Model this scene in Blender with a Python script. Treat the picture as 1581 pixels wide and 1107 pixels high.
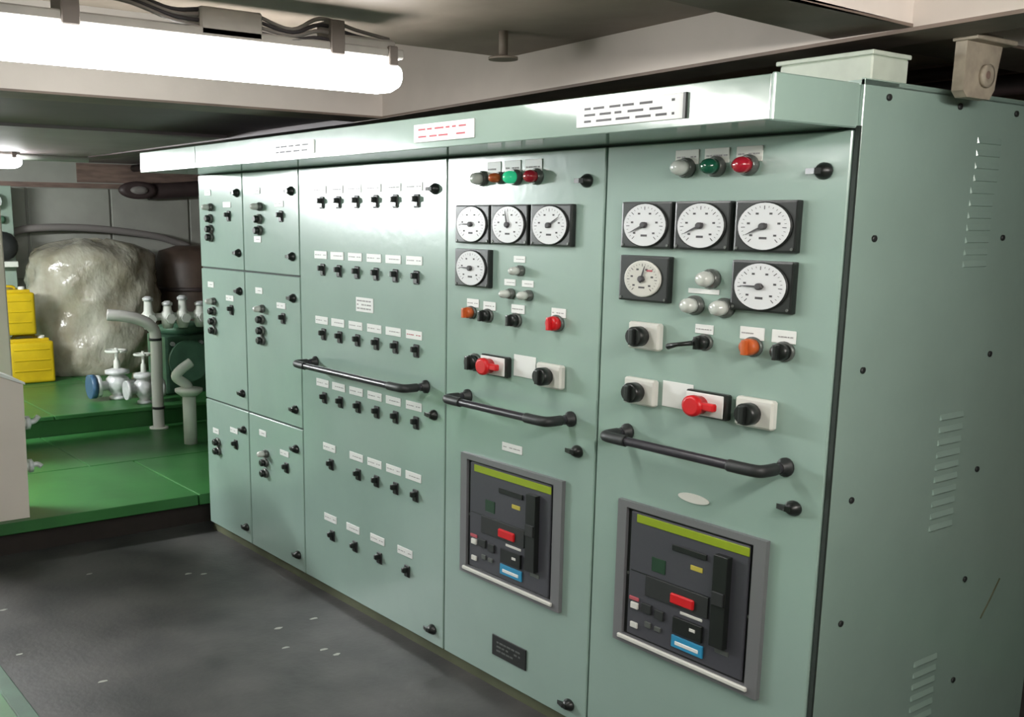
import bpy, bmesh, math, random
from mathutils import Vector, Matrix
random.seed(7)
for o in list(bpy.data.objects): bpy.data.objects.remove(o, do_unlink=True)
SC = bpy.context.scene; COL = SC.collection
PI = math.pi

# ------------------------------------------------------------------ camera
cd = bpy.data.cameras.new('camera'); cam = bpy.data.objects.new('camera', cd); COL.objects.link(cam)
_yaw, _pit, _rol = 0.9412, -0.2001, 0.0079
_f = Vector((-math.sin(_yaw)*math.cos(_pit), math.cos(_yaw)*math.cos(_pit), math.sin(_pit)))
_r = Vector((math.cos(_yaw), math.sin(_yaw), 0)); _u = _r.cross(_f)
_R = _r*math.cos(_rol)+_u*math.sin(_rol); _U = -_r*math.sin(_rol)+_u*math.cos(_rol)
m = Matrix((( _R.x,_U.x,-_f.x,1.558),(_R.y,_U.y,-_f.y,-2.3494),(_R.z,_U.z,-_f.z,1.7257),(0,0,0,1)))
cam.matrix_world = m
cd.sensor_fit = 'HORIZONTAL'; cd.sensor_width = 36; cd.lens = 36*1639.0/1581
cd.shift_x = (790.5-682.99)/1581; cd.shift_y = (672.3-553.5)/1581
cd.clip_start = 0.05; cd.clip_end = 60
SC.camera = cam
# ------------------------------------------------------------------ world, exposure
w = bpy.data.worlds.new('world'); SC.world = w; w.use_nodes = True
w.node_tree.nodes['Background'].inputs[0].default_value = (0.75, 0.85, 0.9, 1)
w.node_tree.nodes['Background'].inputs[1].default_value = 0.02
vs = SC.view_settings; vs.view_transform = 'Standard'; vs.look = 'None'; vs.gamma = 1; vs.use_curve_mapping = False
vs.exposure = 0.06
LAMP = 29.0          # fluorescent tube over the switchboard
LAMP_FAR = 45.0      # fluorescents over the raised platform
LAMP_REAR = 74.0     # unseen fitting beyond the right edge; also scales the added fill lamp
LAMP_ROW = 250.0     # the next fitting of the far row, beyond the left edge

# ------------------------------------------------------------------ materials
def mat(name, col, rough=0.5, metal=0.0, noise=0.0, nscale=8.0, bump=0.0, bscale=60.0, col2=None, emit=0.0, coat=0.0, stretch=(1,1,1), spec=0.5, lo=.35, hi=.65, bdist=.01):
    m = bpy.data.materials.new(name); m.use_nodes = True
    nt = m.node_tree; b = nt.nodes['Principled BSDF']
    b.inputs['Base Color'].default_value = (*col, 1)
    b.inputs['Roughness'].default_value = rough; b.inputs['Metallic'].default_value = metal
    b.inputs['Specular IOR Level'].default_value = spec
    if coat: b.inputs['Coat Weight'].default_value = coat; b.inputs['Coat Roughness'].default_value = 0.1
    if emit:
        b.inputs['Emission Color'].default_value = (*col, 1); b.inputs['Emission Strength'].default_value = emit
    if noise or col2 or bump:
        tc = nt.nodes.new('ShaderNodeTexCoord'); mp = nt.nodes.new('ShaderNodeMapping')
        mp.inputs['Scale'].default_value = stretch
        g = nt.nodes.new('ShaderNodeNewGeometry')
        nt.links.new(g.outputs['Position'], mp.inputs['Vector'])
    if noise or col2:
        n = nt.nodes.new('ShaderNodeTexNoise'); n.inputs['Scale'].default_value = nscale; n.inputs['Detail'].default_value = 5
        nt.links.new(mp.outputs[0], n.inputs['Vector'])
        r = nt.nodes.new('ShaderNodeValToRGB')
        r.color_ramp.elements[0].position = lo; r.color_ramp.elements[1].position = hi
        c2 = col2 if col2 else tuple(c*(1-noise) for c in col)
        r.color_ramp.elements[0].color = (*c2, 1); r.color_ramp.elements[1].color = (*col, 1)
        nt.links.new(n.outputs['Fac'], r.inputs[0]); nt.links.new(r.outputs[0], b.inputs['Base Color'])
    if bump:
        n2 = nt.nodes.new('ShaderNodeTexNoise'); n2.inputs['Scale'].default_value = bscale; n2.inputs['Detail'].default_value = 3
        nt.links.new(mp.outputs[0], n2.inputs['Vector'])
        bp = nt.nodes.new('ShaderNodeBump'); bp.inputs['Strength'].default_value = bump; bp.inputs['Distance'].default_value = bdist
        nt.links.new(n2.outputs['Fac'], bp.inputs['Height']); nt.links.new(bp.outputs[0], b.inputs['Normal'])
    return m
M = {}
M['green'] = mat('sea_green_enamel', (0.305, 0.422, 0.368), 0.215, spec=1.0, noise=0.06, nscale=3, bump=0.06, bscale=25)
M['hood'] = mat('hood_enamel', (0.28, 0.37, 0.32), 0.14, spec=.8, noise=0.04, nscale=3, bump=0.04, bscale=20)
M['plinth'] = mat('olive_plinth', (0.11, 0.12, 0.065), 0.6, noise=0.3, nscale=6)
M['gap'] = mat('door_gap_rubber', (0.02, 0.03, 0.025), 0.7)
M['black'] = mat('black_plastic', (0.012, 0.014, 0.013), 0.35)
M['blackm'] = mat('matt_black', (0.02, 0.022, 0.022), 0.5)
M['rail'] = mat('dark_rail_grip', (0.03, 0.026, 0.034), 0.33, noise=0.2, nscale=20)
M['white'] = mat('white_label', (0.80, 0.80, 0.78), 0.4)
M['ivory'] = mat('ivory_plastic', (0.68, 0.67, 0.62), 0.4)
M['dial'] = mat('white_dial', (0.74, 0.74, 0.76), 0.22, coat=0.3)
M['creamdial'] = mat('cream_dial', (0.62, 0.60, 0.55), 0.25, coat=0.3)
M['print'] = mat('dark_print', (0.06, 0.055, 0.06), 0.6)
M['faint'] = mat('faint_grey_print', (0.36, 0.34, 0.34), 0.6)
M['redprint'] = mat('red_print', (0.45, 0.08, 0.1), 0.6)
M['grey'] = mat('grey_collar', (0.13, 0.14, 0.13), 0.3, metal=0.3)
M['lensgrey'] = mat('clear_grey_lens', (0.60, 0.62, 0.58), 0.15, coat=0.5)
M['lensgreen'] = mat('dark_green_lens', (0.01, 0.09, 0.05), 0.15, coat=0.5)
M['lensgreenlit'] = mat('lit_green_lens', (0.03, 0.55, 0.26), 0.2, emit=0.45)
M['lensred'] = mat('red_lens', (0.42, 0.012, 0.03), 0.2, coat=0.5)
M['orange'] = mat('orange_plastic', (0.55, 0.11, 0.025), 0.35)
M['red'] = mat('red_plastic', (0.62, 0.01, 0.015), 0.35)
M['frame'] = mat('grey_breaker_frame', (0.20, 0.20, 0.21), 0.32, metal=0.2)
M['face'] = mat('dark_grey_breaker_face', (0.060, 0.060, 0.072), 0.4)
M['lime'] = mat('lime_stripe', (0.27, 0.36, 0.012), 0.4)
M['blue'] = mat('blue_sticker', (0.03, 0.28, 0.5), 0.4)
M['yellowp'] = mat('yellow_print', (0.5, 0.42, 0.06), 0.5)
M['screen'] = mat('green_screen', (0.02, 0.055, 0.03), 0.3)
M['beam'] = mat('pale_beam_paint', (0.64, 0.575, 0.525), 0.55, noise=0.10, nscale=4, bump=0.15, bscale=14)
M['deckhead'] = mat('deckhead_paint', (0.31, 0.25, 0.205), 0.6, noise=0.35, nscale=2.5, bump=0.2, bscale=9)
M['darkwall'] = mat('brown_bulkhead', (0.24, 0.16, 0.13), 0.7, noise=0.4, nscale=5, stretch=(1,1,6))
M['flange'] = mat('underside_shade_brown', (0.20, 0.15, 0.12), 0.6, noise=0.3, nscale=6)  # shade of the unlit beam undersides, put into the colour
M['wallsoft'] = mat('grey_deckhead', (0.25, 0.205, 0.215), 0.6, noise=0.2, nscale=2)
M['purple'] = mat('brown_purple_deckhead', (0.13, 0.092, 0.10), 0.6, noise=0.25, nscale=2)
M['wall'] = mat('grey_bulkhead', (0.36, 0.36, 0.32), 0.6, noise=0.15, nscale=3, bump=0.2, bscale=8)
M['floor'] = mat('dark_rubber_floor', (0.092, 0.087, 0.083), 0.5, col2=(0.036, 0.036, 0.035), nscale=3.2, bump=0.12, bscale=40, lo=.32, hi=.7)
M['deckgreen'] = mat('green_deck_paint', (0.042, 0.185, 0.048), 0.38, col2=(0.03, 0.13, 0.035), nscale=2.2, bump=0.08, bscale=12)
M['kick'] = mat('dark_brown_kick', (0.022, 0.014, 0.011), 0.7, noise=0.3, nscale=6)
M['speck'] = mat('pale_paint_spot', (0.42, 0.42, 0.38), 0.6)
M['tube'] = mat('lit_diffuser', (1.0, 1.0, 0.97), 0.4, emit=LAMP)
M['tubefar'] = mat('lit_diffuser_far', (0.97, 1.0, 1.0), 0.4, emit=LAMP_FAR)
M['tuberear'] = mat('lit_diffuser_rear', (1.0, 0.97, 0.92), 0.4, emit=LAMP_REAR)
M['tuberow'] = mat('lit_diffuser_row', (0.96, 1.0, 1.0), 0.4, emit=LAMP_ROW)
M['tubeback'] = mat('added_fill_diffuser', (1.0, 0.97, 0.92), 0.4, emit=LAMP_REAR*.2)  # fill light added behind the camera
M['fixture'] = mat('grey_fixture_tray', (0.42, 0.40, 0.37), 0.5, noise=0.15, nscale=10)
M['bracket'] = mat('brown_grey_bracket', (0.17, 0.145, 0.13), 0.6)
M['cable'] = mat('grey_cable', (0.22, 0.2, 0.19), 0.6)
M['darkcable'] = mat('dark_cable', (0.035, 0.03, 0.035), 0.6)
M['lug'] = mat('old_cream_paint', (0.42, 0.36, 0.28), 0.6, noise=0.35, nscale=18)
M['boxgreen'] = mat('pale_green_grey_paint', (0.56, 0.62, 0.53), 0.5, noise=0.15, nscale=12)
M['pink'] = mat('pinkish_cream_enamel', (0.80, 0.70, 0.64), 0.4, noise=0.05, nscale=4)
M['yellow'] = mat('yellow_plastic', (0.62, 0.43, 0.01), 0.38, noise=0.2, nscale=6)
M['plasticwrap'] = mat('cloudy_plastic_wrap', (0.56, 0.54, 0.46), 0.22, col2=(0.30, 0.27, 0.20), nscale=2.2, bump=.6, bscale=4.5, bdist=.05, stretch=(1,1.7,1.2), coat=.4)
M['tankbrown'] = mat('brown_tank', (0.10, 0.065, 0.05), 0.5, noise=0.4, nscale=5)
M['steel'] = mat('pale_pipe_paint', (0.70, 0.68, 0.66), 0.25, metal=0.1)
M['silver'] = mat('silver_valve_paint', (0.74, 0.75, 0.76), 0.33, metal=0.1, noise=0.2, nscale=25)
M['cream'] = mat('cream_pipe_paint', (0.76, 0.78, 0.72), 0.4)
M['blueflange'] = mat('blue_flange', (0.05, 0.12, 0.22), 0.4)
M['machine'] = mat('mid_green_machine', (0.07, 0.16, 0.10), 0.45, noise=0.35, nscale=6)
M['darkpipe'] = mat('dark_brown_duct', (0.06, 0.04, 0.04), 0.5, noise=0.3, nscale=8)
M['palegreen'] = mat('pale_green_panel', (0.28, 0.36, 0.30), 0.5)

# ------------------------------------------------------------------ helpers
def nb(): return bmesh.new()
def add_box(bm, x0, x1, y0, y1, z0, z1, bev=0.0, seg=1):
    v = [bm.verts.new((x, y, z)) for x in (x0, x1) for y in (y0, y1) for z in (z0, z1)]
    F = [(0,1,3,2),(4,6,7,5),(0,4,5,1),(2,3,7,6),(0,2,6,4),(1,5,7,3)]
    fs = [bm.faces.new([v[i] for i in f]) for f in F]
    if bev:
        es = list({e for f in fs for e in f.edges})
        bmesh.ops.bevel(bm, geom=es, offset=bev, segments=seg, affect='EDGES', profile=0.7)
    return bm
def box(*a, **k): return add_box(nb(), *a, **k)
def add_lathe(bm, prof, c=(0,0,0), axis='z', seg=20, sx=1.0, sy=1.0):
    """prof: list of (r, h); revolve round axis through c; sx scales the first cross direction"""
    c = Vector(c); rings = []
    ax = {'z': (Vector((1,0,0)), Vector((0,1,0)), Vector((0,0,1))), 'y': (Vector((1,0,0)), Vector((0,0,1)), Vector((0,-1,0))),
          'x': (Vector((0,1,0)), Vector((0,0,1)), Vector((1,0,0)))}[axis]
    for r, h in prof:
        rings.append([bm.verts.new(c+ax[0]*(r*sx*math.cos(2*PI*i/seg))+ax[1]*(r*sy*math.sin(2*PI*i/seg))+ax[2]*h) for i in range(seg)])
    for a, b in zip(rings, rings[1:]):
        for i in range(seg): 
            f = bm.faces.new((a[i], a[(i+1)%seg], b[(i+1)%seg], b[i])); f.smooth = True
    bm.faces.new(rings[0][::-1]); bm.faces.new(rings[-1])
    return bm
def lathe(*a, **k): return add_lathe(nb(), *a, **k)
def add_tube(bm, pts, r, seg=10, rr=None):
    pts = [Vector(p) for p in pts]; rings = []
    n = None
    for i, p in enumerate(pts):
        t = (pts[min(i+1, len(pts)-1)]-pts[max(i-1, 0)]).normalized()
        if n is None:
            n = t.orthogonal().normalized()
        else:
            n = (n-t*n.dot(t)).normalized()
        b = t.cross(n); R = rr[i] if rr else r
        rings.append([bm.verts.new(p+n*(R*math.cos(2*PI*k/seg))+b*(R*math.sin(2*PI*k/seg))) for k in range(seg)])
    for a, b in zip(rings, rings[1:]):
        for k in range(seg):
            f = bm.faces.new((a[k], a[(k+1)%seg], b[(k+1)%seg], b[k])); f.smooth = True
    bm.faces.new(rings[0][::-1]); bm.faces.new(rings[-1])
    return bm
def tube(*a, **k): return add_tube(nb(), *a, **k)
def smooth_path(pts, n=6):
    pts = [Vector(p) for p in pts]; out = []
    P = [pts[0]]+pts+[pts[-1]]
    for i in range(1, len(P)-2):
        for k in range(n):
            t = k/n; a, b, c, d = P[i-1], P[i], P[i+1], P[i+2]
            out.append(0.5*((2*b)+(c-a)*t+(2*a-5*b+4*c-d)*t*t+(3*b-a-3*c+d)*t**3))
    out.append(pts[-1]); return out
def add_prism(bm, poly, z0, z1):
    """poly of (x, y) or (x,y,dz): extruded z0->z1"""
    dz = [p[2] if len(p) > 2 else 0 for p in poly]
    a = [bm.verts.new((p[0], p[1], z0+d)) for p, d in zip(poly, dz)]; b = [bm.verts.new((p[0], p[1], z1+d)) for p, d in zip(poly, dz)]
    bm.faces.new(a[::-1]); bm.faces.new(b); n = len(a)
    for i in range(n): bm.faces.new((a[i], a[(i+1)%n], b[(i+1)%n], b[i]))
    return bm
WP = {}
def finish(bm, name):
    bmesh.ops.recalc_face_normals(bm, faces=bm.faces)
    me = bpy.data.meshes.new(name); bm.to_mesh(me); bm.free(); return me
def tag(o, label=None, cat=None, group=None, kind=None):
    if label: o['label'] = label
    if cat: o['category'] = cat
    if group: o['group'] = group
    if kind: o['kind'] = kind
    return o
def thing(name, loc, label, cat, group=None):
    o = bpy.data.objects.new(name, None); COL.objects.link(o); o.location = loc; o.empty_display_size = 0.05
    WP[o] = Vector(loc); return tag(o, label, cat, group)
def link(name, me, loc, parent):
    o = bpy.data.objects.new(name, me); COL.objects.link(o)
    o.location = Vector(loc)-(WP[parent] if parent else Vector()); o.parent = parent; WP[o] = Vector(loc); return o
def part(name, bm, material, parent=None, label=None, kind=None):
    """bm in world coordinates; the object's origin goes to its centre"""
    lo = Vector((min(v.co[i] for v in bm.verts) for i in range(3))); hi = Vector((max(v.co[i] for v in bm.verts) for i in range(3)))
    c = (lo+hi)/2
    for v in bm.verts: v.co -= c
    me = finish(bm, name); me.materials.append(M[material])
    return tag(link(name, me, c, parent), label, kind=kind)
MESH = {}
def mesh(key, fn, material):
    if (key, material) not in MESH:
        me = finish(fn(), key); me.materials.append(M[material]); MESH[(key, material)] = me
    return MESH[(key, material)]
def piece(name, key, fn, material, loc, parent, label=None):
    """shared mesh in local coordinates placed at a world position"""
    return tag(link(name, mesh(key, fn, material), loc, parent), label, kind='stuff' if name in ('lettering', 'scale_marks') else None)
def struct(name, bm, material): return part(name, bm, material, None, kind='structure')

# ------------------------------------------------------------------ the setting
struct('floor', box(-4.4, 4.5, -4.5, 3.2, -0.06, 0.0), 'floor')
# paint spots on the floor
bm = nb()
for x, y in ((-3.506,-.81),(-3.231,-.412),(-3.185,-.347),(-2.335,-.377),(-2.347,-.196),(-2.13,-.453),(-2.022,-.333),(-1.951,-.313),(-3.23,-1.285),(-2.68,-1.358),(-2.237,-1.172)):
    k = [(x+random.uniform(.5,1)*.012*math.cos(a), y+random.uniform(.5,1)*.024*math.sin(a)) for a in [i*PI/3.5 for i in range(7)]]
    add_prism(bm, k, 0.0002, 0.0012)
FL = bpy.data.objects['floor']; part('paint_spots', bm, 'speck', FL, kind='stuff')
struct('wall_far', box(-9.25, -9.1, -4.5, 3.2, -0.06, 2.8), 'wall')
struct('wall_behind', box(-9.1, 4.5, 2.6, 2.75, -0.06, 2.8), 'darkwall')
struct('wall_rear', box(-9.1, 4.5, -4.65, -4.5, -0.06, 2.8), 'wall')
struct('wall_right', box(4.5, 4.65, -4.65, 2.75, -0.06, 2.8), 'wall')
W = bpy.data.objects['wall_far']
for y0, y1 in ((-0.3, .50), (.52, 1.30), (1.32, 2.12), (2.14, 2.55)):
    part('wall_panel', box(-9.1, -9.075, y0, y1, 1.15, 2.0, bev=.006), 'wall', W)
part('wall_band', box(-9.1, -9.07, 1.0, 2.55, 2.06, 2.24), 'darkwall', W)
part('wall_rail', box(-9.1, -9.06, -.35, 2.55, 2.005, 2.05), 'darkwall', W)
# deckhead
ZS = lambda x: 0.0219*(x+2.24)
struct('ceiling', box(-9.1, 4.5, -4.5, 2.6, 2.46, 2.52), 'deckhead')
bm = nb(); add_prism(bm, [(-1.44, -4.5, ZS(-1.44)), (-0.15, -4.5, ZS(-.15)), (-0.15, .10, ZS(-.15)), (-1.44, .10, ZS(-1.44))], 2.262, 2.40)
o = struct('ceiling_soffit', bm, 'deckhead')
# longitudinal beam above the switchboard
bm = nb(); add_prism(bm, [(-2.45, .10, -.002), (-2.24, .10, 0), (4.5, .10, ZS(3.2)), (4.5, .26, ZS(3.2)), (-2.45, .26, -.002)], 2.139, 2.46)
struct('ceiling_beam', box(-6.45, -2.451, .10, .26, 2.128, 2.45), 'purple')  # far-bay run: shade put into its colour to hide a lit sliver
o = struct('ceiling_beam', bm, 'beam')
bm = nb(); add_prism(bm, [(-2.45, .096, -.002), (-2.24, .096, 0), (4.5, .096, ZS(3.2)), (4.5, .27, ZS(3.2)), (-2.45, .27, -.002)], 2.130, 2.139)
part('underside_shade_strip', bm, 'flange', o)  # thin strip coloured dark in place of the shade under the beam
# transverse beams
def beam(x0, x1, dz, y1=.10, skew=0.0, y2=-4.5, zt=2.46):
    bm = nb(); add_prism(bm, [(x0+skew, y2), (x1+skew*.2, y2), (x1, y1), (x0, y1)], 2.139+dz, zt); o = struct('ceiling_beam', bm, 'beam')
    bm = nb(); add_prism(bm, [(x0+skew, y2), (x1+skew*.2+.003, y2), (x1+.003, y1), (x0, y1)], 2.131+dz, 2.139+dz); part('underside_shade_strip', bm, 'flange', o)  # same dark strip standing for underside shade
beam(-2.45, -2.238, 0)
beam(-0.15, 0.065, ZS(0.0), skew=.5)
beam(-0.15, 0.065, ZS(0.0), y1=.262, y2=2.6)
beam(2.3, 2.5, .06)
struct('ceiling_soffit', box(-3.72, -2.452, -4.5, .0995, 2.15, 2.45), 'purple')
struct('ceiling_soffit', box(-6.45, -3.725, -4.5, .0995, 2.135, 2.45), 'wallsoft')
struct('ceiling_soffit', box(-9.1, -6.46, -4.5, 2.6, 2.25, 2.45), 'wallsoft')
# raised green platform: lower deck of plates, dark kick below, upper step
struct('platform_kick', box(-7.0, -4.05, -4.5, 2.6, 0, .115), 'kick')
P = struct('raised_platform', box(-9.1, -4.06, -4.5, 2.6, .115, .17), 'deckgreen')
for x0, x1, y0, y1 in ((-5.05,-4.0,-4.5,-1.2), (-5.05,-4.0,-1.195,-.02), (-5.05,-4.0,-.012,1.2), (-6.15,-5.06,-4.5,-.30), (-6.15,-5.06,-.295,2.5)):
    part('deck_plate', box(x0, x1, y0, y1, .118 if x1 > -4.5 else .165, .18, bev=.004), 'deckgreen', P)
U = struct('upper_platform', box(-9.1, -6.15, -4.5, 2.6, .17, .315), 'deckgreen')
for x0, x1, y0, y1 in ((-7.55,-6.11,-4.5,-.2), (-7.55,-6.11,-.193,2.6), (-9.1,-7.56,-4.5,.5), (-9.1,-7.56,.507,2.6)):
    part('deck_plate', box(x0, x1, y0, y1, .30, .33, bev=.004), 'deckgreen', U)
# green strip along the near side of the walkway and the green deck beside the board end
G = struct('walkway_platform', box(-2.7, 4.5, -4.5, -1.53, 0, .035), 'deckgreen')
part('edge_strip', box(-2.7, 4.5, -1.53, -1.47, 0, .045, bev=.004), 'machine', G)
struct('side_platform', box(.3, 4.5, 1.75, 2.6, 0, .12), 'deckgreen')

# ------------------------------------------------------------------ switchboard sections
XE = [-3.888, -3.356, -2.779, -1.649, -0.833, 0.0]
ZB, ZT = 0.045, 1.95
# small shared shapes, all facing -y with their back on y=0
def toggle_base(): return box(-.019, .019, -.006, 0, -.026, .026, bev=.003)
def toggle_lever():
    bm = nb(); add_box(bm, -.008, .008, -.028, -.004, -.004, .018, bev=.003); add_box(bm, -.012, .012, -.010, -.004, -.02, -.004); return bm
def label_mesh(w, h, t=.003): return lambda: box(-w/2, w/2, -t, 0, -h/2, h/2, bev=.001)
def stroke_mesh(w, h, rows, seed, t=.0035):
    def f():
        rnd = random.Random(seed); bm = nb()
        for r in range(rows):
            z = (rows/2-r-.5)*h/rows*.8; x = -w*.42
            while x < w*.4:
                l = rnd.uniform(.06, .16)*w
                if rnd.random() < .8: add_box(bm, x, min(x+l, w*.42), -t-.0006, -t+.0004, z-h*.05, z+h*.05)
                x += l+rnd.uniform(.02, .06)*w
        return bm
    return f
def latch_body(): return lathe([(.021, 0), (.021, .006), (.017, .012), (.012, .022), (.004, .024)], axis='y', seg=16, sx=1.2)
def latch_lever(): 
    bm = nb(); add_prism(bm, [(-.042, -.018), (-.01, -.010), (.008, -.012), (.008, -.026), (-.01, -.028)], -.007, .007); return bm
def latch(x, z, P):
    l = piece('door_latch', 'latch', latch_body, 'black', (x, 0, z), P)
    piece('latch_lever', 'latch_lever', latch_lever, 'black', (x, 0, z), l)
def label(x, z, w, h, P, marks=1, y=0, m='white', ink='faint', seed=1, lab=None):
    l = piece('label_plate', 'label_%g_%g' % (w, h), label_mesh(w, h), m, (x, y, z), P, lab)
    if marks: piece('lettering', 'strokes_%g_%g_%d_%d' % (w, h, marks, seed), stroke_mesh(w, h, marks, seed), ink, (x, y, z), l)
    return l
def toggle(x, z, P):
    t = piece('toggle_switch', 'toggle_base', toggle_base, 'blackm', (x, 0, z), P)
    piece('toggle_lever', 'toggle_lever', toggle_lever, 'black', (x, 0, z), t)
def lamp_collar(r): return lambda: lathe([(r*1.15, 0), (r*1.15, .010), (r, .014), (r, .020)], axis='y', seg=20, sx=1.2)
def lamp_lens(r): return lambda: lathe([(r*.9, .018), (r*.9, .034), (r*.75, .046), (r*.4, .052), (r*.08, .053)], axis='y', seg=20, sx=1.2)
def lamp(x, z, P, colour, r=.022, lab=None):
    c = piece('indicator_lamp', 'collar_%g' % r, lamp_collar(r), 'grey', (x, 0, z), P, lab)
    piece('lamp_lens', 'lens_%g' % r, lamp_lens(r), colour, (x, 0, z), c)
def knob_cap(r): return lambda: lathe([(r*.95, .010), (r*.95, .026), (r*.85, .032), (r*.4, .034)], axis='y', seg=20, sx=1.2)
def knob_ring(r): return lambda: lathe([(r*1.12, 0), (r*1.12, .008), (r*1.0, .0105)], axis='y', seg=20, sx=1.2)
def knob_grip(r): return lambda: box(-r*.32, r*.32, -.046, -.030, -r*.85, r*.85, bev=.004, seg=2)
def selector(x, z, P, colour='black', r=.022, lab=None):
    k = piece('selector_switch', 'knobcap_%g' % r, knob_cap(r), colour, (x, 0, z), P, lab)
    piece('switch_collar', 'knobring_%g' % r, knob_ring(r), 'grey', (x, 0, z), k)
    piece('knob_grip', 'knobgrip_%g' % r, knob_grip(r), colour, (x, 0, z), k)
def rotary(x, z, P, seed=3):
    """square light plate with a round black handle standing off it"""
    b = piece('rotary_switch', 'rotary_base', lambda: box(-.062, .062, -.026, 0, -.040, .040, bev=.006), 'ivory', (x, 0, z), P)
    piece('rotary_knob', 'rotary_knob', lambda: lathe([(.025, .026), (.025, .032), (.030, .034), (.030, .060), (.026, .066)], axis='y', seg=20, sx=1.15), 'black', (x-.002, 0, z), b)
    piece('rotary_grip', 'rotary_grip', lambda: box(-.009, .009, -.076, -.06, -.024, .024, bev=.004, seg=2), 'black', (x-.002, 0, z), b)
BW, BH = .1955, .1335
def gauge(x0, z1, P, needle, sync=False):
    """analogue meter, left edge x0 and top z1; needle angle in degrees from +x, anticlockwise"""
    x, z = x0+BW/2, z1-BH/2
    def bez():
        bm = nb(); add_box(bm, -BW/2, BW/2, -.022, 0, -BH/2, BH/2, bev=.006, seg=2)
        return bm
    b = piece('analogue_meter', 'meter_bezel', bez, 'black', (x, 0, z), P)
    sx = 1.36; rd = .060 if not sync else .050
    piece('dial_rim', 'dial_rim%d' % sync, lambda: lathe([(rd+.003, .020), (rd+.003, .026), (rd, .0265)], axis='y', seg=36, sx=sx), 'blackm' if not sync else 'ivory', (x, 0, z), b)
    piece('dial', 'dial%d' % sync, lambda: lathe([(rd, .021), (rd, .0275)], axis='y', seg=36, sx=sx), 'dial' if not sync else 'creamdial', (x, 0, z), b)
    def ticks():
        bm = nb()
        for k in range(25):
            a = math.radians(-50+280*k/24); big = k % 4 == 0
            r0, r1 = (rd*.72 if big else rd*.80), rd*.88; wv = .0010 if big else .0006
            c, s = math.cos(a), math.sin(a)
            vs_ = [bm.verts.new((sx*(r*c-q*s), -.0279, r*s+q*c)) for r, q in ((r0,-wv),(r1,-wv),(r1,wv),(r0,wv))]
            bm.faces.new(vs_)
        for a in range(-40, 221, 52):
            c, s = math.cos(math.radians(a)), math.sin(math.radians(a)); X, Z = sx*rd*.6*c, rd*.6*s
            add_box(bm, X-.005, X+.004, -.0282, -.0276, Z-.0025, Z+.0025)
        add_box(bm, -.012, .012, -.0282, -.0276, -rd*.55, -rd*.45)
        return bm
    piece('scale_marks', 'ticks%d' % sync, ticks, 'print', (x, 0, z), b)
    def ndl():
        a = math.radians(needle); c, s = math.cos(a), math.sin(a); bm = nb(); L = rd*.78
        pts = [(-.012, -.0028), (L*.55, -.0020), (L, -.0005), (L, .0005), (L*.55, .0020), (-.012, .0028)]
        lo = [bm.verts.new((sx*(p*c-q*s)*.95, -.031, p*s+q*c)) for p, q in pts]; hi = [bm.verts.new((sx*(p*c-q*s)*.95, -.0325, p*s+q*c)) for p, q in pts]
        bm.faces.new(lo); bm.faces.new(hi[::-1])
        for i in range(6): bm.faces.new((lo[i], hi[i], hi[(i+1)%6], lo[(i+1)%6]))
        add_lathe(bm, [(.009, .0275), (.009, .035), (.006, .037)], axis='y', seg=14, sx=1.3)
        return bm
    piece('needle', 'needle_%g_%d' % (needle, sync), ndl, 'print', (x, 0, z), b)
    if sync:
        piece('red_sector', 'red_sector', lambda: box(.018, .04, -.0285, -.0275, .022, .027), 'redprint', (x, 0, z), b, 'red mark on the dial')
    for sxn in (-1, 1):
        piece('bezel_screw', 'bezel_screw', lambda: lathe([(.004, .021), (.004, .0245)], axis='y', seg=8), 'grey', (x+sxn*(BW/2-.011), 0, z-BH/2+.010), b)
def rail(x0, x1, P, z=1.092, e=.11, r=.0135):
    pts = smooth_path([(x0, -.004, z), (x0, -e*.55, z), (x0+.004, -e*.9, z), (x0+.035, -e, z)], 4)
    p2 = smooth_path([(x1-.035, -e, z), (x1-.004, -e*.9, z), (x1, -e*.55, z), (x1, -.004, z)], 4)
    path = pts+[Vector((x0+.1, -e, z)), Vector((x1-.1, -e, z))]+p2
    h = part('grab_rail', tube(path, r, seg=12), 'rail', P)
    for x in (x0, x1): part('rail_flange', lathe([(.026, 0), (.026, .008), (.016, .014), (.016, .03)], c=(x, 0, z), axis='y', seg=16), 'blackm', h)
    for x in (x0, x1):
        s = 1 if x == x0 else -1
        part('rail_elbow', tube(smooth_path([(x, -.045, z), (x, -e*.72, z), (x+s*.010, -e*.95, z), (x+s*.055, -e, z), (x+s*.10, -e, z)], 5), r*1.25, seg=12), 'blackm', h)
def door(x0, x1, z0, z1, P):
    return part('door', box(x0+.004, x1-.004, 0.0, .022, z0+.004, z1-.004, bev=.003), 'green', P)
def section(k, lab, doors):
    x0, x1 = XE[k], XE[k+1]
    P = thing('switchboard_cabinet', ((x0+x1)/2, .6, 0), lab, 'electrical cabinet')
    bm = nb(); add_box(bm, x0, x1, .024, 1.21, .04, 2.05)
    part('cabinet_body', bm, 'green', P)
    part('gap_seal', box(x0+.001, x1-.001, .012, .0245, ZB, 1.955), 'gap', P)
    part('plinth', box(x0, x1, .018, 1.2, 0, .042), 'plinth', P)
    part('top_strip', box(x0, x1, .0, .024, 1.953, 2.05), 'green', P)
    for z0, z1 in doors: door(x0, x1, z0, z1, P)
    return P
Z3 = [(ZB, .756), (.756, 1.468), (1.468, ZT)]
mccs = []
A = section(0, 'cabinet of three stacked green doors at the far left end of the board', Z3)
B = section(1, 'cabinet of three stacked green doors, second from the far end of the board', Z3)
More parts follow.
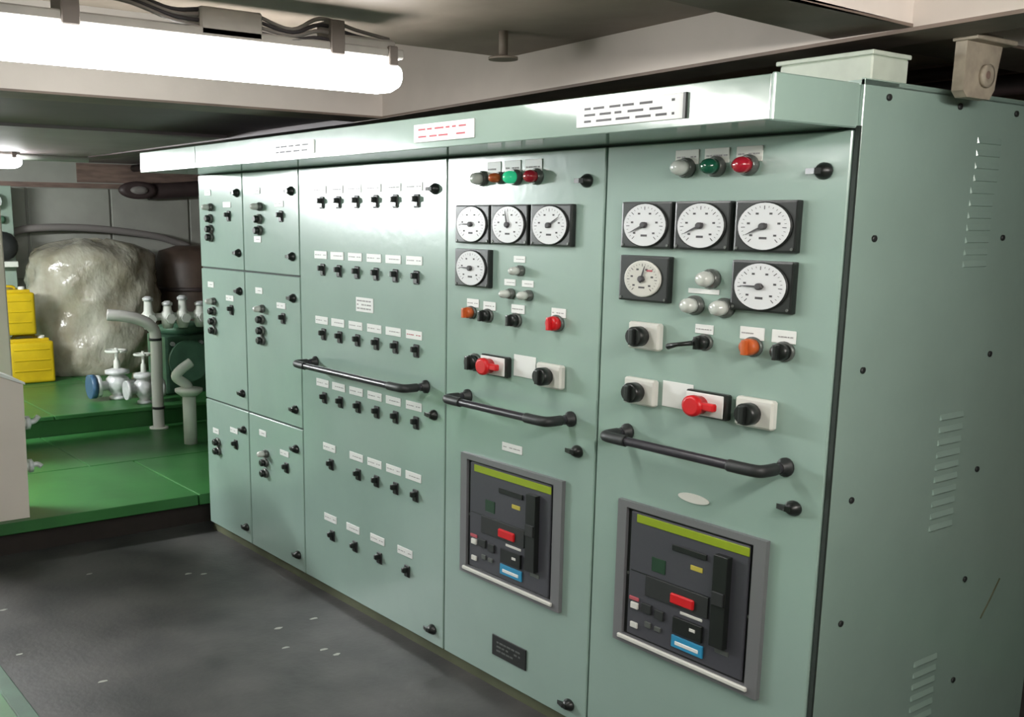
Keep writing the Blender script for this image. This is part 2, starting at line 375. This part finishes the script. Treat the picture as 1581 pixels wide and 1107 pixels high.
def mcc(P, xo, lamps_, rl, ro, latches):
    for z in latches: latch(xo+.352, z, P)
    for i, (z, kind) in enumerate(lamps_):
        if kind == 'label': label(xo, z, .075, .03, P, seed=2)
        elif kind == 'lamp': lamp(xo+.035, z, P, 'lensgrey', .018, 'pale lamp at the top of a column of black buttons')
        else:
            b = piece('push_button', 'button_collar', lambda: lathe([(.024, 0), (.024, .010), (.020, .014)], axis='y', seg=18, sx=1.2), 'grey', (xo+.025, 0, z), P)
            piece('button_cap', 'button_cap', lambda: lathe([(.018, .013), (.018, .028), (.012, .033)], axis='y', seg=18, sx=1.2), 'black', (xo+.025, 0, z), b)
    label(xo+.23, rl, .09, .028, P, seed=4); toggle(xo+.25, ro, P)
for (P, xo) in ((A, -3.765), (B, -3.198)):
    first = P is A
    mcc(P, xo, [(1.857, 'label'), (1.782, 'lamp'), (1.724, 'k'), (1.67, 'k'), (1.628, 'k' if first else 'label')], 1.794, 1.737, (1.85, 1.556))
    mcc(P, xo, [(1.381, 'label'), (1.295, 'lamp'), (1.242, 'k'), (1.188, 'k'), (1.14, 'k')], 1.323, 1.264, (1.366, .843))
    if first: mcc(P, xo, [(.588, 'label'), (.531, 'k'), (.481, 'k')], .628, .556, (.652, .128))
    else: mcc(P, xo, [(.67, 'label'), (.572, 'lamp'), (.525, 'k'), (.47, 'k')], .608, .54, (.652, .125))

C3 = section(2, 'wide green cabinet with rows of small toggle switches under white labels', [(ZB, ZT)])
X6 = [-2.584, -2.443, -2.296, -2.148, -2.006, -1.859]
for zl, zs, xs in ((1.850, 1.797, X6), (1.572, 1.508, X6), (1.285, 1.224, X6), (1.003, .938, X6), (.715, .640, [-2.532, -2.299, -2.152, -2.005, -1.861]), (.384, .306, [-2.53, -2.332, -2.132, -1.921])):
    for i, x in enumerate(xs):
        red = (zl == 1.285 and i == 5)
        label(x, zl, .11, .034, C3, seed=5+i % 3, ink='redprint' if red else 'faint', lab='label with red print' if red else None); toggle(x+.018, zs, C3)
label(-2.222, 1.377, .135, .06, C3, marks=3, seed=9)
for z in (1.839, .988, .111): latch(-1.722, z, C3)
rail(-2.645, -1.775, C3)

def breaker(xc, P):
    x0, x1, z0, z1 = xc-.279, xc+.279, .419, .880
    i0, i1, j0, j1 = x0+.037, x1-.042, z0+.030, z1-.020
    bm = nb(); y = -.016
    for a in ((x0, i0, z0, z1), (i1, x1, z0, z1), (i0, i1, z0, j0), (i0, i1, j1, z1)): add_box(bm, a[0], a[1], y, 0, a[2], a[3])
    b = part('circuit_breaker', bm, 'frame', P, 'draw-out circuit breaker in a grey frame')
    part('sill_highlight', box(i0-.012, i1+.012, -.026, -.0155, j0-.016, j0-.002, bev=.003), 'ivory', b, 'pale sill along the lower frame edge')  # ivory stands in for the bright highlight on the lower lip

    bm = nb(); add_box(bm, i0, i1, -.004, 0, j0, j1); part('breaker_recess', bm, 'black', b)
    f = box(i0+.018, i1-.014, -.013, -.003, j0+.006, j1-.008, bev=.003); part('breaker_face', f, 'face', b)
    def q(name, m, a0, a1, b0, b1, d=.004, lab=None, bev=.0015): part(name, box(xc+a0, xc+a1, -.013-d, -.0125, b0, b1, bev=bev), m, b, lab)
    q('lime_stripe', 'lime', -.198, .225, .822, .848, .003)
    q('charging_handle', 'black', .118, .168, .532, .806, .022, 'tall black charging handle')
    q('handle_grip', 'blackm', .122, .164, .66, .70, .028)
    q('status_window', 'screen', -.130, -.075, .685, .730, .002)
    q('display_hood', 'black', -.05, .08, .772, .79, .006)
    q('trip_unit', 'blackm', -.15, .095, .600, .665, .005)
    q('red_button', 'red', -.045, .045, .610, .642, .012, 'red push button', .004)
    q('model_plate', 'yellowp', .02, .066, .730, .745, .002)
    q('button_plate', 'ivory', -.01, .075, .583, .592, .002)
    q('counter_box', 'black', -.03, .08, .520, .572, .010)
    q('counter_window', 'ivory', .035, .058, .545, .556, .011)
    q('blue_sticker', 'blue', -.035, .085, .474, .512, .006, 'light blue sticker')
    q('sticker_print', 'white', -.02, .07, .484, .496, .0075)
    q('position_plate', 'grey', .125, .175, .510, .524, .002)
    q('push_button', 'ivory', -.205, -.175, .545, .565, .008); q('push_button', 'ivory', -.205, -.175, .482, .500, .006)
    q('red_tab', 'redprint', -.215, -.175, .57, .582, .004); q('push_button', 'grey', -.145, -.120, .500, .518, .006); q('push_button', 'grey', -.105, -.08, .500, .515, .006)
    q('face_seam', 'black', -.215, .11, .664, .667, .001, bev=0)
    q('trip_knob', 'blackm', -.16, -.12, .545, .575, .008); q('trip_knob', 'blackm', -.105, -.07, .54, .57, .008)
    for sx_ in (i0+.010, i1-.007):
        part('frame_screw', lathe([(.005, 0), (.005, .004)], c=(sx_, -.004, j0+.2), axis='y', seg=8), 'grey', b)

C4 = section(3, 'green cabinet with four meters and a breaker, between the toggle-switch cabinet and the five-meter cabinet', [(ZB, ZT)])
for x, nd in ((-1.568, 180), (-1.364, 100), (-1.1545, 35)): gauge(x, 1.779, C4, nd)
gauge(-1.568, 1.626, C4, 178)
lamp(-1.435, 1.868, C4, 'lensgrey', .023, 'grey indicator lamp'); label(-1.375, 1.898, .075, .05, C4, seed=11)
lamp(-1.335, 1.868, C4, 'orange', .018, 'small orange indicator lamp')
label(-1.275, 1.899, .085, .05, C4, seed=12); lamp(-1.255, 1.868, C4, 'lensgreenlit', .023, 'lit green indicator lamp')
label(-1.168, 1.899, .085, .05, C4, seed=13); lamp(-1.150, 1.868, C4, 'lensred', .023, 'dark red indicator lamp')
for x, z in ((-1.222, 1.560), (-1.270, 1.480), (-1.176, 1.480)):
    lamp(x, z, C4, 'lensgrey', .016); label(x-.008, z+.038, .06, .022, C4, seed=6)
selector(-1.49, 1.400, C4, 'orange', .021, 'orange selector knob'); label(-1.484, 1.434, .07, .03, C4, seed=7)
selector(-1.395, 1.396, C4, 'black'); label(-1.388, 1.430, .07, .03, C4, seed=8)
selector(-1.240, 1.392, C4, 'black'); label(-1.232, 1.430, .07, .03, C4, seed=9)
selector(-1.032, 1.398, C4, 'red', .025, 'red push-turn knob'); label(-1.026, 1.432, .07, .03, C4, seed=10)
def redswitch(xp, z, P, w=.15, h=.072):
    b = part('main_switch', box(xp-w/2, xp+w/2, -.022, 0, z-h/2, z+h/2, bev=.004), 'black', P, 'red handled main switch on a white plate')
    part('switch_plate', box(xp-w/2+.003, xp+w/2-.012, -.025, -.021, z-h/2+.004, z+h/2-.004, bev=.002), 'white', b)
    part('switch_hub', lathe([(.026, .024), (.026, .045), (.030, .046), (.030, .062), (.022, .066)], c=(xp-.018, 0, z-.002), axis='y', seg=18, sx=1.15), 'red', b)
    part('switch_handle', box(xp-.018, xp+.055, -.058, -.038, z-.011, z+.011, bev=.004), 'red', b)
redswitch(-1.335, 1.225, C4)
kb = selector(-1.466, 1.222, C4, 'black', .029)
label(-1.19, 1.237, .115, .075, C4, seed=14, marks=0)
rotary(-1.045, 1.224, C4)
rail(-1.507, -.952, C4)
label(-1.248, .941, .11, .03, C4, seed=15)
breaker(-1.248, C4)
np_ = part('name_plate', box(-1.336, -1.143, -.006, 0, .142, .222, bev=.002), 'black', C4, 'small black name plate low on the door')
piece('lettering', 'plate_lines', stroke_mesh(.16, .06, 3, 31, t=.0065), 'grey', (-1.24, 0, .182), np_)
for x, z in ((-.914, 1.849), (-.917, .99), (-.916, .102)): latch(x, z, C4)

C5 = section(4, 'nearest green cabinet with five meters and a breaker, at the right end of the board', [(ZB, ZT)])
for x in (-.7395, -.5315, -.3205): gauge(x, 1.783, C5, 208)
gauge(-.7395, 1.628, C5, 75, sync=True); gauge(-.3205, 1.628, C5, 180)
for x, cl, lb in ((-.515, 'lensgrey', 'grey indicator lamp'), (-.410, 'lensgreen', 'dark green indicator lamp'), (-.302, 'lensred', 'red indicator lamp')):
    lamp(x, 1.874, C5, cl, .024, lb); label(x, 1.903, .085, .04, C5, seed=int(-x*40), m='ivory')
for x, z in ((-.405, 1.572), (-.457, 1.496), (-.351, 1.496)): lamp(x, z, C5, 'lensgrey', .024)
label(-.430, 1.536, .11, .014, C5, marks=0)
rotary(-.630, 1.394, C5)
selector(-.415, 1.395, C5, 'black', .021); label(-.420, 1.431, .065, .026, C5, seed=21)
part('switch_lever', tube([(-.42, -.05, 1.395), (-.455, -.07, 1.389), (-.49, -.07, 1.380)], .006, seg=8, rr=[.007, .006, .009]), 'black', C5, 'key lever pointing left')
selector(-.250, 1.399, C5, 'orange', .024, 'orange selector knob'); label(-.256, 1.434, .08, .034, C5, seed=22)
selector(-.150, 1.396, C5, 'black', .024); label(-.155, 1.434, .075, .034, C5, seed=23)
rotary(-.638, 1.226, C5)
label(-.505, 1.231, .115, .076, C5, marks=0)
redswitch(-.383, 1.223, C5)
rotary(-.218, 1.224, C5)
rail(-.697, -.120, C5)
part('oval_label', lathe([(.022, 0), (.022, .004)], c=(-.424, 0, .939), axis='y', seg=24, sx=2.6, sy=.62), 'ivory', C5, 'cream oval label above the breaker')
breaker(-.431, C5)
latch(-.073, 1.852, C5); latch(-.087, .987, C5)
# right end sheet of the nearest cabinet
S = part('side_sheet', box(0.0, .012, .012, 1.21, .04, 2.065, bev=.002), 'green', C5)
for z in (1.689, 1.358, 1.015, .673):
    for y in (.103, .737): piece('sheet_screw', 'sheet_screw', lambda: lathe([(.0085, .012), (.0085, .016), (.005, .018)], axis='x', seg=10, sx=1.2), 'blackm', (0, y, z), S)
for y, z in ((.114, 2.027), (.442, 2.027), (.738, 2.027), (.733, .348), (.103, .33)):
    piece('sheet_screw', 'sheet_screw', lambda: lathe([(.0085, .012), (.0085, .016), (.005, .018)], axis='x', seg=10, sx=1.2), 'blackm', (0, y, z), S)
def louvre():
    bm = nb(); w = .062
    a = [bm.verts.new(p) for p in ((.012, -w, .012), (.012, w, .012), (.0165, w*.94, -.004), (.0165, -w*.94, -.004), (.012, -w, -.006), (.012, w, -.006))]
    bm.faces.new((a[0], a[1], a[2], a[3])); bm.faces.new((a[3], a[2], a[5], a[4])); bm.faces.new((a[0], a[3], a[4])); bm.faces.new((a[1], a[5], a[2])); bm.faces.new((a[0],a[4],a[5],a[1]))
    return bm
for z0, n, dz, yc in ((1.945, 11, .033, .60), (1.19, 10, .036, .565), (.452, 9, .036, .56)):
    for k in range(n): piece('louvre', 'louvre', louvre, 'green', (0, yc+(.01 if k < 4 and z0 > 1.5 else 0), z0-k*dz), S)
part('scratch', tube([(.0125, .86, .52), (.0128, .905, .57), (.0125, .955, .632)], .003, seg=6), 'plinth', S, 'dark diagonal scrape')
part('end_gap', box(.0015, .0125, .003, .012, .04, 1.955), 'gap', C5)
part('roof_sheet', box(-.3, .012, .012, 1.21, 2.05, 2.062), 'green', C5)

# hood running along the top of all sections
H = thing('lighting_hood', (-1.93, -.16, 1.95), 'long green box hood with white name labels along the top of the switchboard', 'hood')
for x0, x1 in ((-3.862, -3.168), (-3.164, -.003)):
    part('hood_section', box(x0, x1, -.32, -.001, 1.951, 2.049, bev=.002), 'hood', H)
part('end_flange', box(-.003, .009, -.322, -.002, 1.949, 2.052, bev=.003), 'green', H)
part('hood_screw', lathe([(.010, 0), (.010, .008)], c=(-.03, -.01, 1.951), axis='z', seg=10), 'black', H)
def hlabel(x, z, w, h, rows, seed, lab, ink='print'):
    l = part('name_label', box(x-w/2, x+w/2, -.325, -.32, z-h/2, z+h/2, bev=.001), 'white', H, lab)
    piece('lettering', 'hood_%g' % x, stroke_mesh(w, h, rows, seed, t=.325), ink, (x, 0, z), l)
    return l
hlabel(-2.22, 1.993, .33, .05, 2, 41, 'smallest white label, farthest left on the hood')
hlabel(-1.232, 1.999, .32, .056, 2, 42, 'white label with pink line, in the middle of the hood', 'redprint')
l = hlabel(-.435, 2.000, .375, .060, 3, 43, 'widest white label, nearest the right end')
part('label_clip', box(-.249, -.241, -.328, -.32, 1.970, 2.030), 'black', l)
# on the roof
t = thing('cable_trunk_box', (-.13, .14, 2.063), 'pale box lying on the roof of the nearest cabinet under the beam', 'box')
part('box_body', box(-.26, .005, .045, .20, 2.063, 2.122, bev=.004), 'boxgreen', t)
part('box_lid', box(-.27, .009, .040, .205, 2.122, 2.133, bev=.002), 'boxgreen', t)

# ------------------------------------------------------------------ hanging lug at the right
t = thing('lifting_lug', (.10, .38, 2.15), 'cream painted steel lug with a hole hanging from the beam above the right cabinet side', 'bracket')
bm = nb()
out = [(.29, 2.19), (.29, 2.05), (.31, 2.035), (.42, 2.035), (.44, 2.06), (.445, 2.10), (.458, 2.16), (.458, 2.19)]
a = [bm.verts.new((.07, y, z)) for y, z in out]; b = [bm.verts.new((.10, y, z)) for y, z in out]
bm.faces.new(a); bm.faces.new(b[::-1])
for i in range(len(out)): bm.faces.new((a[i], a[(i+1)%8], b[(i+1)%8], b[i]))
part('lug_plate', bm, 'lug', t)
part('lug_boss', lathe([(.028, 0), (.028, .012), (.018, .014)], c=(.10, .385, 2.09), axis='x', seg=16), 'lug', t)
part('lug_hole', lathe([(.010, .0), (.010, .0155)], c=(.10, .375, 2.09), axis='x', seg=12), 'darkwall', t)
part('lug_flange', box(.066, .13, .28, .475, 2.166, 2.178, bev=.002), 'lug', t)
# pipes in the gloom behind the beam over the cabinet roof
for k, (z, r) in enumerate(((2.20, .035), (2.29, .025))):
    tag(part('overhead_pipe', tube([(-8.9, 1.5+.2*k, z), (4.4, 1.5+.2*k, z)], r, seg=12), 'darkpipe' if k == 0 else 'tankbrown'),
        ['dark pipe running low behind the switchboard roof', 'thinner brown pipe running higher behind the switchboard roof'][k], 'pipe')

# ------------------------------------------------------------------ fluorescent fixtures
def fixture(x, y0, y1, zc, m, lab, group=None, r=.05):
    t = thing('fluorescent_light', (x, (y0+y1)/2, zc), lab, 'light', group)
    L = abs(y1-y0); s = 1
    prof = [(r*.25, 0), (r*.62, .012), (r*.88, .035), (r, .075), (r, L-.075), (r*.88, L-.035), (r*.62, L-.012), (r*.25, L)]
    part('diffuser', lathe(prof, c=(x, y1, zc), axis='y', seg=22, sx=1.05), m, t)
    tr = part('fixture_tray', box(x-.055, x+.055, y0+.03, y1-.02, zc+r*.86, zc+r*.86+.026, bev=.004), 'fixture', t)
    part('end_clip', box(x+.03, x+.062, y1-.075, y1-.045, zc+.022, zc+.075, bev=.003), 'bracket', t)
    yy = [y1-.24, y1-.96] if L > 1 else [y1-.3]
    for y in yy:
        part('hanger', box(x-.02, x+.061, y-.022, y+.022, zc+r*.72, zc+.125, bev=.003), 'bracket', t)
    return t
t = fixture(-1.13, -1.80, -.555, 2.130, 'tube', 'long lit fluorescent tube fitting hanging from the ceiling at the upper left')
part('ballast_box', box(-1.17, -1.075, -1.19, -1.018, 2.178, 2.248, bev=.005), 'fixture', t)
part('terminal_box', box(-1.16, -1.080, -.775, -.60, 2.178, 2.222, bev=.006), 'fixture', t)
for k, (dy, dz) in enumerate(((0, 0), (.01, .018), (-.01, .034), (.015, .05))):
    c = tube(smooth_path([(-1.09, -1.02, 2.20+dz*.8), (-1.08, -.93, 2.192+dz*.5), (-1.085, -.84, 2.205+dz), (-1.10, -.72, 2.19+dz), (-1.12, -.60, 2.20+dz*.6)], 5), .0055, seg=6)
    part('cable', c, 'cable' if k % 2 else 'darkcable', t)
    c = tube(smooth_path([(-1.09, -1.19, 2.20+dz*.8), (-1.07, -1.27, 2.205+dz*.5), (-1.09, -1.36, 2.235+dz*.4), (-1.11, -1.46, 2.25+dz*.3)], 5), .0055, seg=6)
    part('cable', c, 'darkcable' if k % 2 else 'cable', t)
fixture(-5.80, -1.75, -.385, 2.075, 'tubefar', 'small distant lit fluorescent fitting at the left edge of the view', r=.045)
GRP = 'fluorescent fittings outside the view'
for a, lb, r in (((-5.80, -3.25, -1.85, 2.07, 'tuberow'), 'wide lit fluorescent fitting beyond the left edge, in line with the distant one', .075),
              ((1.35, -1.85, -.35, 2.15, 'tuberear'), 'lit fluorescent fitting beyond the right edge, beside the cabinet end', .05),
              ((1.0, -4.3, -3.0, 2.15, 'tubeback'), 'added fill light behind the camera', .05)):
    fixture(*a, lb, GRP, r=r)
for x in (-1.13,): pass
t = thing('pipe_hanger', (-.95, -.25, 2.29), 'small round steel stub hanging from the ceiling right of the long lamp', 'bracket')
part('stub', lathe([(.014, -.085), (.014, 0)], c=(-1.08, -.21, 2.30), seg=12), 'deckhead', t)
part('stub_collar', lathe([(.045, -.075), (.045, -.068)], c=(-1.08, -.21, 2.28), seg=20), 'deckhead', t)

# ------------------------------------------------------------------ things on the platform
# control box at the left edge
t = thing('control_box', (-4.3, -1.15, .18), 'pinkish cream control box with a sloping lid at the left edge', 'box')
def yzprism(x0, x1, poly):
    bm = nb(); a = [bm.verts.new((x0, y, z)) for y, z in poly]; b = [bm.verts.new((x1, y, z)) for y, z in poly]
    bm.faces.new(a); bm.faces.new(b[::-1]); n = len(poly)
    for i in range(n): bm.faces.new((a[i], a[(i+1)%n], b[(i+1)%n], b[i]))
    return bm
part('box_body', yzprism(-4.35, -4.05, [(-1.5, .182), (-.935, .182), (-.922, .885), (-1.035, .935), (-1.5, .935)]), 'pink', t)
part('box_lid', yzprism(-4.36, -4.04, [(-1.51, .936), (-1.035, .936), (-.914, .884), (-.914, .896), (-1.03, .952), (-1.51, .952)]), 'white', t)
for z, lb in ((.665, 'upper'), (.432, 'lower')):
    g = part('cable_gland', tube([(-4.16, -.93, z), (-4.16, -.895, z)], .026, seg=10), 'cream', t)
    part('gland_nut', tube([(-4.16, -.897, z), (-4.16, -.875, z)], .036, seg=6), 'silver', g)
    part('gland_stem', tube(smooth_path([(-4.16, -.88, z), (-4.16, -.85, z+.005), (-4.15, -.83, z+(.03 if lb == 'upper' else -.01))], 4), .014, seg=8), 'silver', g)
# white column at the left edge
t = thing('white_locker', (-5.7, -.9, .18), 'tall pinkish white locker behind the control box at the left edge', 'locker')
part('locker_body', box(-5.9, -5.5, -1.3, -.61, .18, 1.9, bev=.01), 'pink', t)
# jerrycans
def can(y0, y1, z0, x0, lab):
    h = .40
    t = thing('jerrycan', (x0-.16, (y0+y1)/2, z0), lab, 'jerrycan', 'yellow jerrycans stacked on the platform')
    bm = nb(); add_box(bm, x0-.30, x0, y0, y1, z0, z0+h-.045, bev=.03, seg=3)
    for f in bm.faces: f.smooth = True
    part('can_body', bm, 'yellow', t)
    part('can_shoulder', box(x0-.27, x0-.03, y0+.03, y1-.03, z0+h-.055, z0+h-.02, bev=.012, seg=2), 'yellow', t)
    for zz in (.10, .19, .28): part('can_rib', box(x0-.02, x0+.006, y0+.035, y1-.035, z0+zz, z0+zz+.018, bev=.005), 'yellow', t)
    ym = (y0+y1)/2
    part('can_handle', tube(smooth_path([(x0-.15, ym-.11, z0+h-.03), (x0-.15, ym-.09, z0+h-.001), (x0-.15, ym+.05, z0+h-.001), (x0-.15, ym+.07, z0+h-.03)], 4), .012, seg=8), 'yellow', t)
    part('can_cap', lathe([(.028, 0), (.028, .03), (.02, .034)], c=(x0-.06, ym+.1, z0+h-.03), seg=12), 'ivory', t)
can(-.075, .30, .332, -7.75, 'yellow jerrycan standing beside the plastic wrapped bundle')
can(-.47, -.095, .332, -7.75, 'yellow jerrycan on the floor at the left edge, almost out of view')
can(-.22, .165, .748, -7.74, 'yellow jerrycan resting on top of the two others')
# plastic wrapped bundle
def bundle():
    bm = nb(); n, k = 48, 26; rings = []
    rnd = random.Random(3); ph = [rnd.uniform(0, 6.28) for _ in range(8)]
    for j in range(k+1):
        v = j/k; z = .332+1.19*v
        r = .585*(1-.10*(2*v-1)**2)*(1 if v < .86 else math.sqrt(max(0, 1-((v-.86)/.145)**2))*.98+.02)*(1 if v > .05 else .95)
        ring = []
        for i in range(n):
            a = 2*PI*i/n
            d = .018*math.sin(5*a+14*v+ph[0])+.014*math.sin(9*a-22*v+ph[1])+.010*math.sin(15*a+33*v+ph[2])+.012*math.sin(3*a-9*v+ph[3])
            rr = r+d*min(1, r/.3)
            ring.append(bm.verts.new((-8.3+rr*math.cos(a)*.85, .84+rr*math.sin(a), z+.02*math.sin(4*a+ph[4])*v)))
        rings.append(ring)
    for p, q in zip(rings, rings[1:]):
        for i in range(n):
            f = bm.faces.new((p[i], p[(i+1)%n], q[(i+1)%n], q[i])); f.smooth = True
    bm.faces.new(rings[0][::-1]); bm.faces.new(rings[-1]); return bm
tag(part('wrapped_bundle', bundle(), 'plasticwrap'), 'large round bundle wrapped in cloudy plastic on the green platform', 'bundle')
t = thing('brown_tank', (-8.45, 1.75, .33), 'dark brown round tank half hidden behind the wrapped bundle', 'tank')
part('tank_shell', lathe([(.30, 0), (.33, .05), (.33, .95), (.28, 1.08), (.12, 1.13)], c=(-8.45, 1.84, .332), seg=28), 'tankbrown', t)
part('tank_band', lathe([(.338, .7), (.338, .74)], c=(-8.45, 1.84, .332), seg=28), 'darkpipe', t)
# arched hose over the bundle and duct on the far wall
tag(part('arched_pipe', tube(smooth_path([(-8.9, .18, .34), (-8.9, .2, 1.3), (-8.9, .3, 1.57), (-8.9, .7, 1.63), (-8.9, 1.3, 1.60), (-8.9, 1.85, 1.5), (-8.9, 2.1, 1.3), (-8.9, 2.15, .34)], 6), .035, seg=10), 'cable'),
    'grey pipe arching over the wrapped bundle', 'pipe')
t = thing('round_duct', (-8.8, 1.55, 1.95), 'dark oval duct mouth under the ceiling above the bundle', 'duct')
part('duct_flange', lathe([(.12, 0), (.155, .02), (.155, .05), (.11, .06)], c=(-8.9, 1.52, 1.99), axis='x', seg=28, sx=1.25, sy=.55), 'darkpipe', t)
part('duct_mouth', lathe([(.07, .05), (.07, .075), (.03, .08)], c=(-8.9, 1.52, 1.99), axis='x', seg=24, sx=1.25, sy=.55), 'cable', t)
part('duct_pipe', tube(smooth_path([(-8.95, 1.65, 1.98), (-8.93, 1.95, 2.0), (-8.93, 2.5, 2.05)], 5), .08, seg=14), 'darkpipe', t)
tag(part('overhead_pipe', tube([(-5.95, -1.9, 2.112), (-5.95, .095, 2.112)], .018, seg=10), 'cream'), 'thin pale pipe beneath the ceiling over the platform', 'pipe')
t = thing('standing_panel', (-7.6, -.2, .33), 'pale green valve panel at the left, beyond the white locker', 'panel')
part('panel_plate', box(-8.75, -8.70, -.2, .28, .33, 2.0, bev=.005), 'palegreen', t)
part('panel_valve', lathe([(.02, 0), (.05, .02), (.05, .05), (.02, .07), (.07, .075), (.07, .09)], c=(-8.70, .10, 1.86), axis='x', seg=14), 'silver', t)
part('panel_valve', lathe([(.02, 0), (.035, .02), (.035, .05), (.01, .07)], c=(-8.70, .17, 1.70), axis='x', seg=12), 'machine', t)
part('panel_bracket', box(-8.70, -8.55, .05, .26, 1.28, 1.33, bev=.005), 'cream', t)
part('hose_coil', lathe([(.04, 0), (.12, .01), (.13, .06), (.10, .11), (.04, .12)], c=(-8.69, .16, 1.465), axis='x', seg=20, sy=1.0), 'blackm', t, 'dark coil on the panel')

# valves and pipes
def flange(bm, c, r, h, seg=18): add_lathe(bm, [(r, 0), (r, h)], c=c, seg=seg)
def valve(x, y, z0, s, lab, wheel=True, blue=False):
    t = thing('globe_valve', (x, y, z0), lab, 'valve')
    bm = nb(); add_lathe(bm, [(.055*s, 0), (.055*s, .02), (.035*s, .03), (.06*s, .07), (.075*s, .11), (.07*s, .16), (.045*s, .19), (.075*s, .20), (.075*s, .225), (.03*s, .24)], c=(x, y, z0), seg=18)
    part('valve_body', bm, 'silver', t)
    bm = nb(); add_lathe(bm, [(.03*s, 0), (.03*s, .11*s), (.07*s, .115*s), (.07*s, .14*s)], c=(x, y+.0*s, z0+.11), axis='y', seg=16)
    add_tube(bm, [(x, y, z0+.11), (x, y+.12*s, z0+.11)], .03*s); add_tube(bm, [(x, y+.11*s, z0+.11), (x, y+.14*s, z0+.11)], .07*s)
    part('side_flanges', bm, 'silver' , t)
    if blue: part('flange_cover', tube([(x, y-.145*s, z0+.11), (x, y-.18*s, z0+.11)], .075*s, seg=16), 'blueflange', t, 'blue flange cover')
    part('stem', lathe([(.022*s, .22), (.018*s, .30), (.010*s, .31), (.010*s, .40)], c=(x, y, z0), seg=10), 'cream', t)
    bm = nb(); n = 24
    add_tube(bm, [(x+.06*s*math.cos(2*PI*i/n), y+.06*s*math.sin(2*PI*i/n), z0+.375) for i in range(n+1)], .009*s, seg=6)
    for a in (0, PI/2): add_tube(bm, [(x-.06*s*math.cos(a), y-.06*s*math.sin(a), z0+.375), (x+.06*s*math.cos(a), y+.06*s*math.sin(a), z0+.375)], .006*s, seg=6)
    part('hand_wheel', bm, 'cream', t)
    return t
valve(-6.60, .44, .332, 1.25, 'silver valve with a blue flange, farthest left of the valves on the platform', blue=True)
valve(-6.28, .535, .332, 1.05, 'silver valve standing close beside the tall silver pipe')
t = thing('bent_pipe', (-5.98, .53, .18), 'tall silver pipe with a bend at its top beside the two floor valves', 'pipe')
part('pipe_run', tube(smooth_path([(-6.0, .53, .18), (-6.0, .53, .5), (-6.0, .535, .86), (-6.0, .50, .95), (-6.02, .42, 1.0), (-6.05, .32, 1.025), (-6.1, .22, 1.035)], 6), .042, seg=16), 'steel', t)
for z in (.33, .84): part('pipe_band', lathe([(.047, 0), (.047, .018)], c=(-6.0, .532, z), seg=16), 'blackm', t)
part('pipe_foot', lathe([(.07, 0), (.07, .012)], c=(-6.0, .53, .181), seg=18), 'cream', t)
t = thing('funnel_post', (-5.35, .51, .18), 'cream standpipe with a zigzag elbow beside the cabinet end', 'pipe')
part('post_pipe', lathe([(.046, 0), (.046, .36)], c=(-5.35, .507, .181), seg=18), 'cream', t)
part('post_flange', lathe([(.06, 0), (.095, .03), (.095, .05), (.05, .06)], c=(-5.35, .507, .52), seg=20), 'cream', t)
part('post_elbow', tube(smooth_path([(-5.35, .507, .56), (-5.35, .49, .60), (-5.35, .42, .655), (-5.35, .45, .70), (-5.35, .53, .75)], 6), .034, seg=12), 'cream', t)
# green machine with a valve manifold
t = thing('green_machine', (-6.6, .95, .33), 'green machine casing behind the pipes, under a row of pale valves', 'machine')
part('machine_body', box(-6.95, -6.56, .82, 1.45, .332, .80, bev=.03, seg=2), 'machine', t)
part('machine_head', lathe([(.17, 0), (.20, .03), (.20, .06), (.12, .09)], c=(-6.77, 1.05, .80), seg=24), 'machine', t)
part('machine_cover', lathe([(.14, 0), (.17, .03), (.17, .06)], c=(-6.56, 1.0, .6), axis='x', seg=20), 'machine', t)
for y in (.88, 1.12): part('machine_bolt', lathe([(.018, 0), (.018, .03)], c=(-6.56, y, .74), axis='x', seg=6), 'silver', t)
t = thing('manifold_pipe', (-6.55, .95, .98), 'horizontal pale pipe carrying four small valves above the green machine', 'pipe')
part('manifold_run', tube([(-6.5, .62, .965), (-6.5, 1.5, .965)], .03, seg=12), 'cream', t)
part('manifold_leg', tube([(-6.5, .70, .965), (-6.5, .70, .332)], .025, seg=10), 'machine', t)
for y, h in ((.665, .13), (.82, .09), (.945, .13), (1.09, .08)):
    v = part('manifold_valve', lathe([(.035, -.09), (.05, -.05), (.05, .03), (.035, .05), (.03, h)], c=(-6.47, y, .965), seg=14), 'cream', t)
    part('valve_bonnet', lathe([(.04, 0), (.042, .02), (.02, .035)], c=(-6.47, y, .965+h), seg=14), 'silver', v)
    part('valve_nut', lathe([(.04, 0), (.04, .03)], c=(-6.425, y, .955), axis='x', seg=6), 'cream', v)
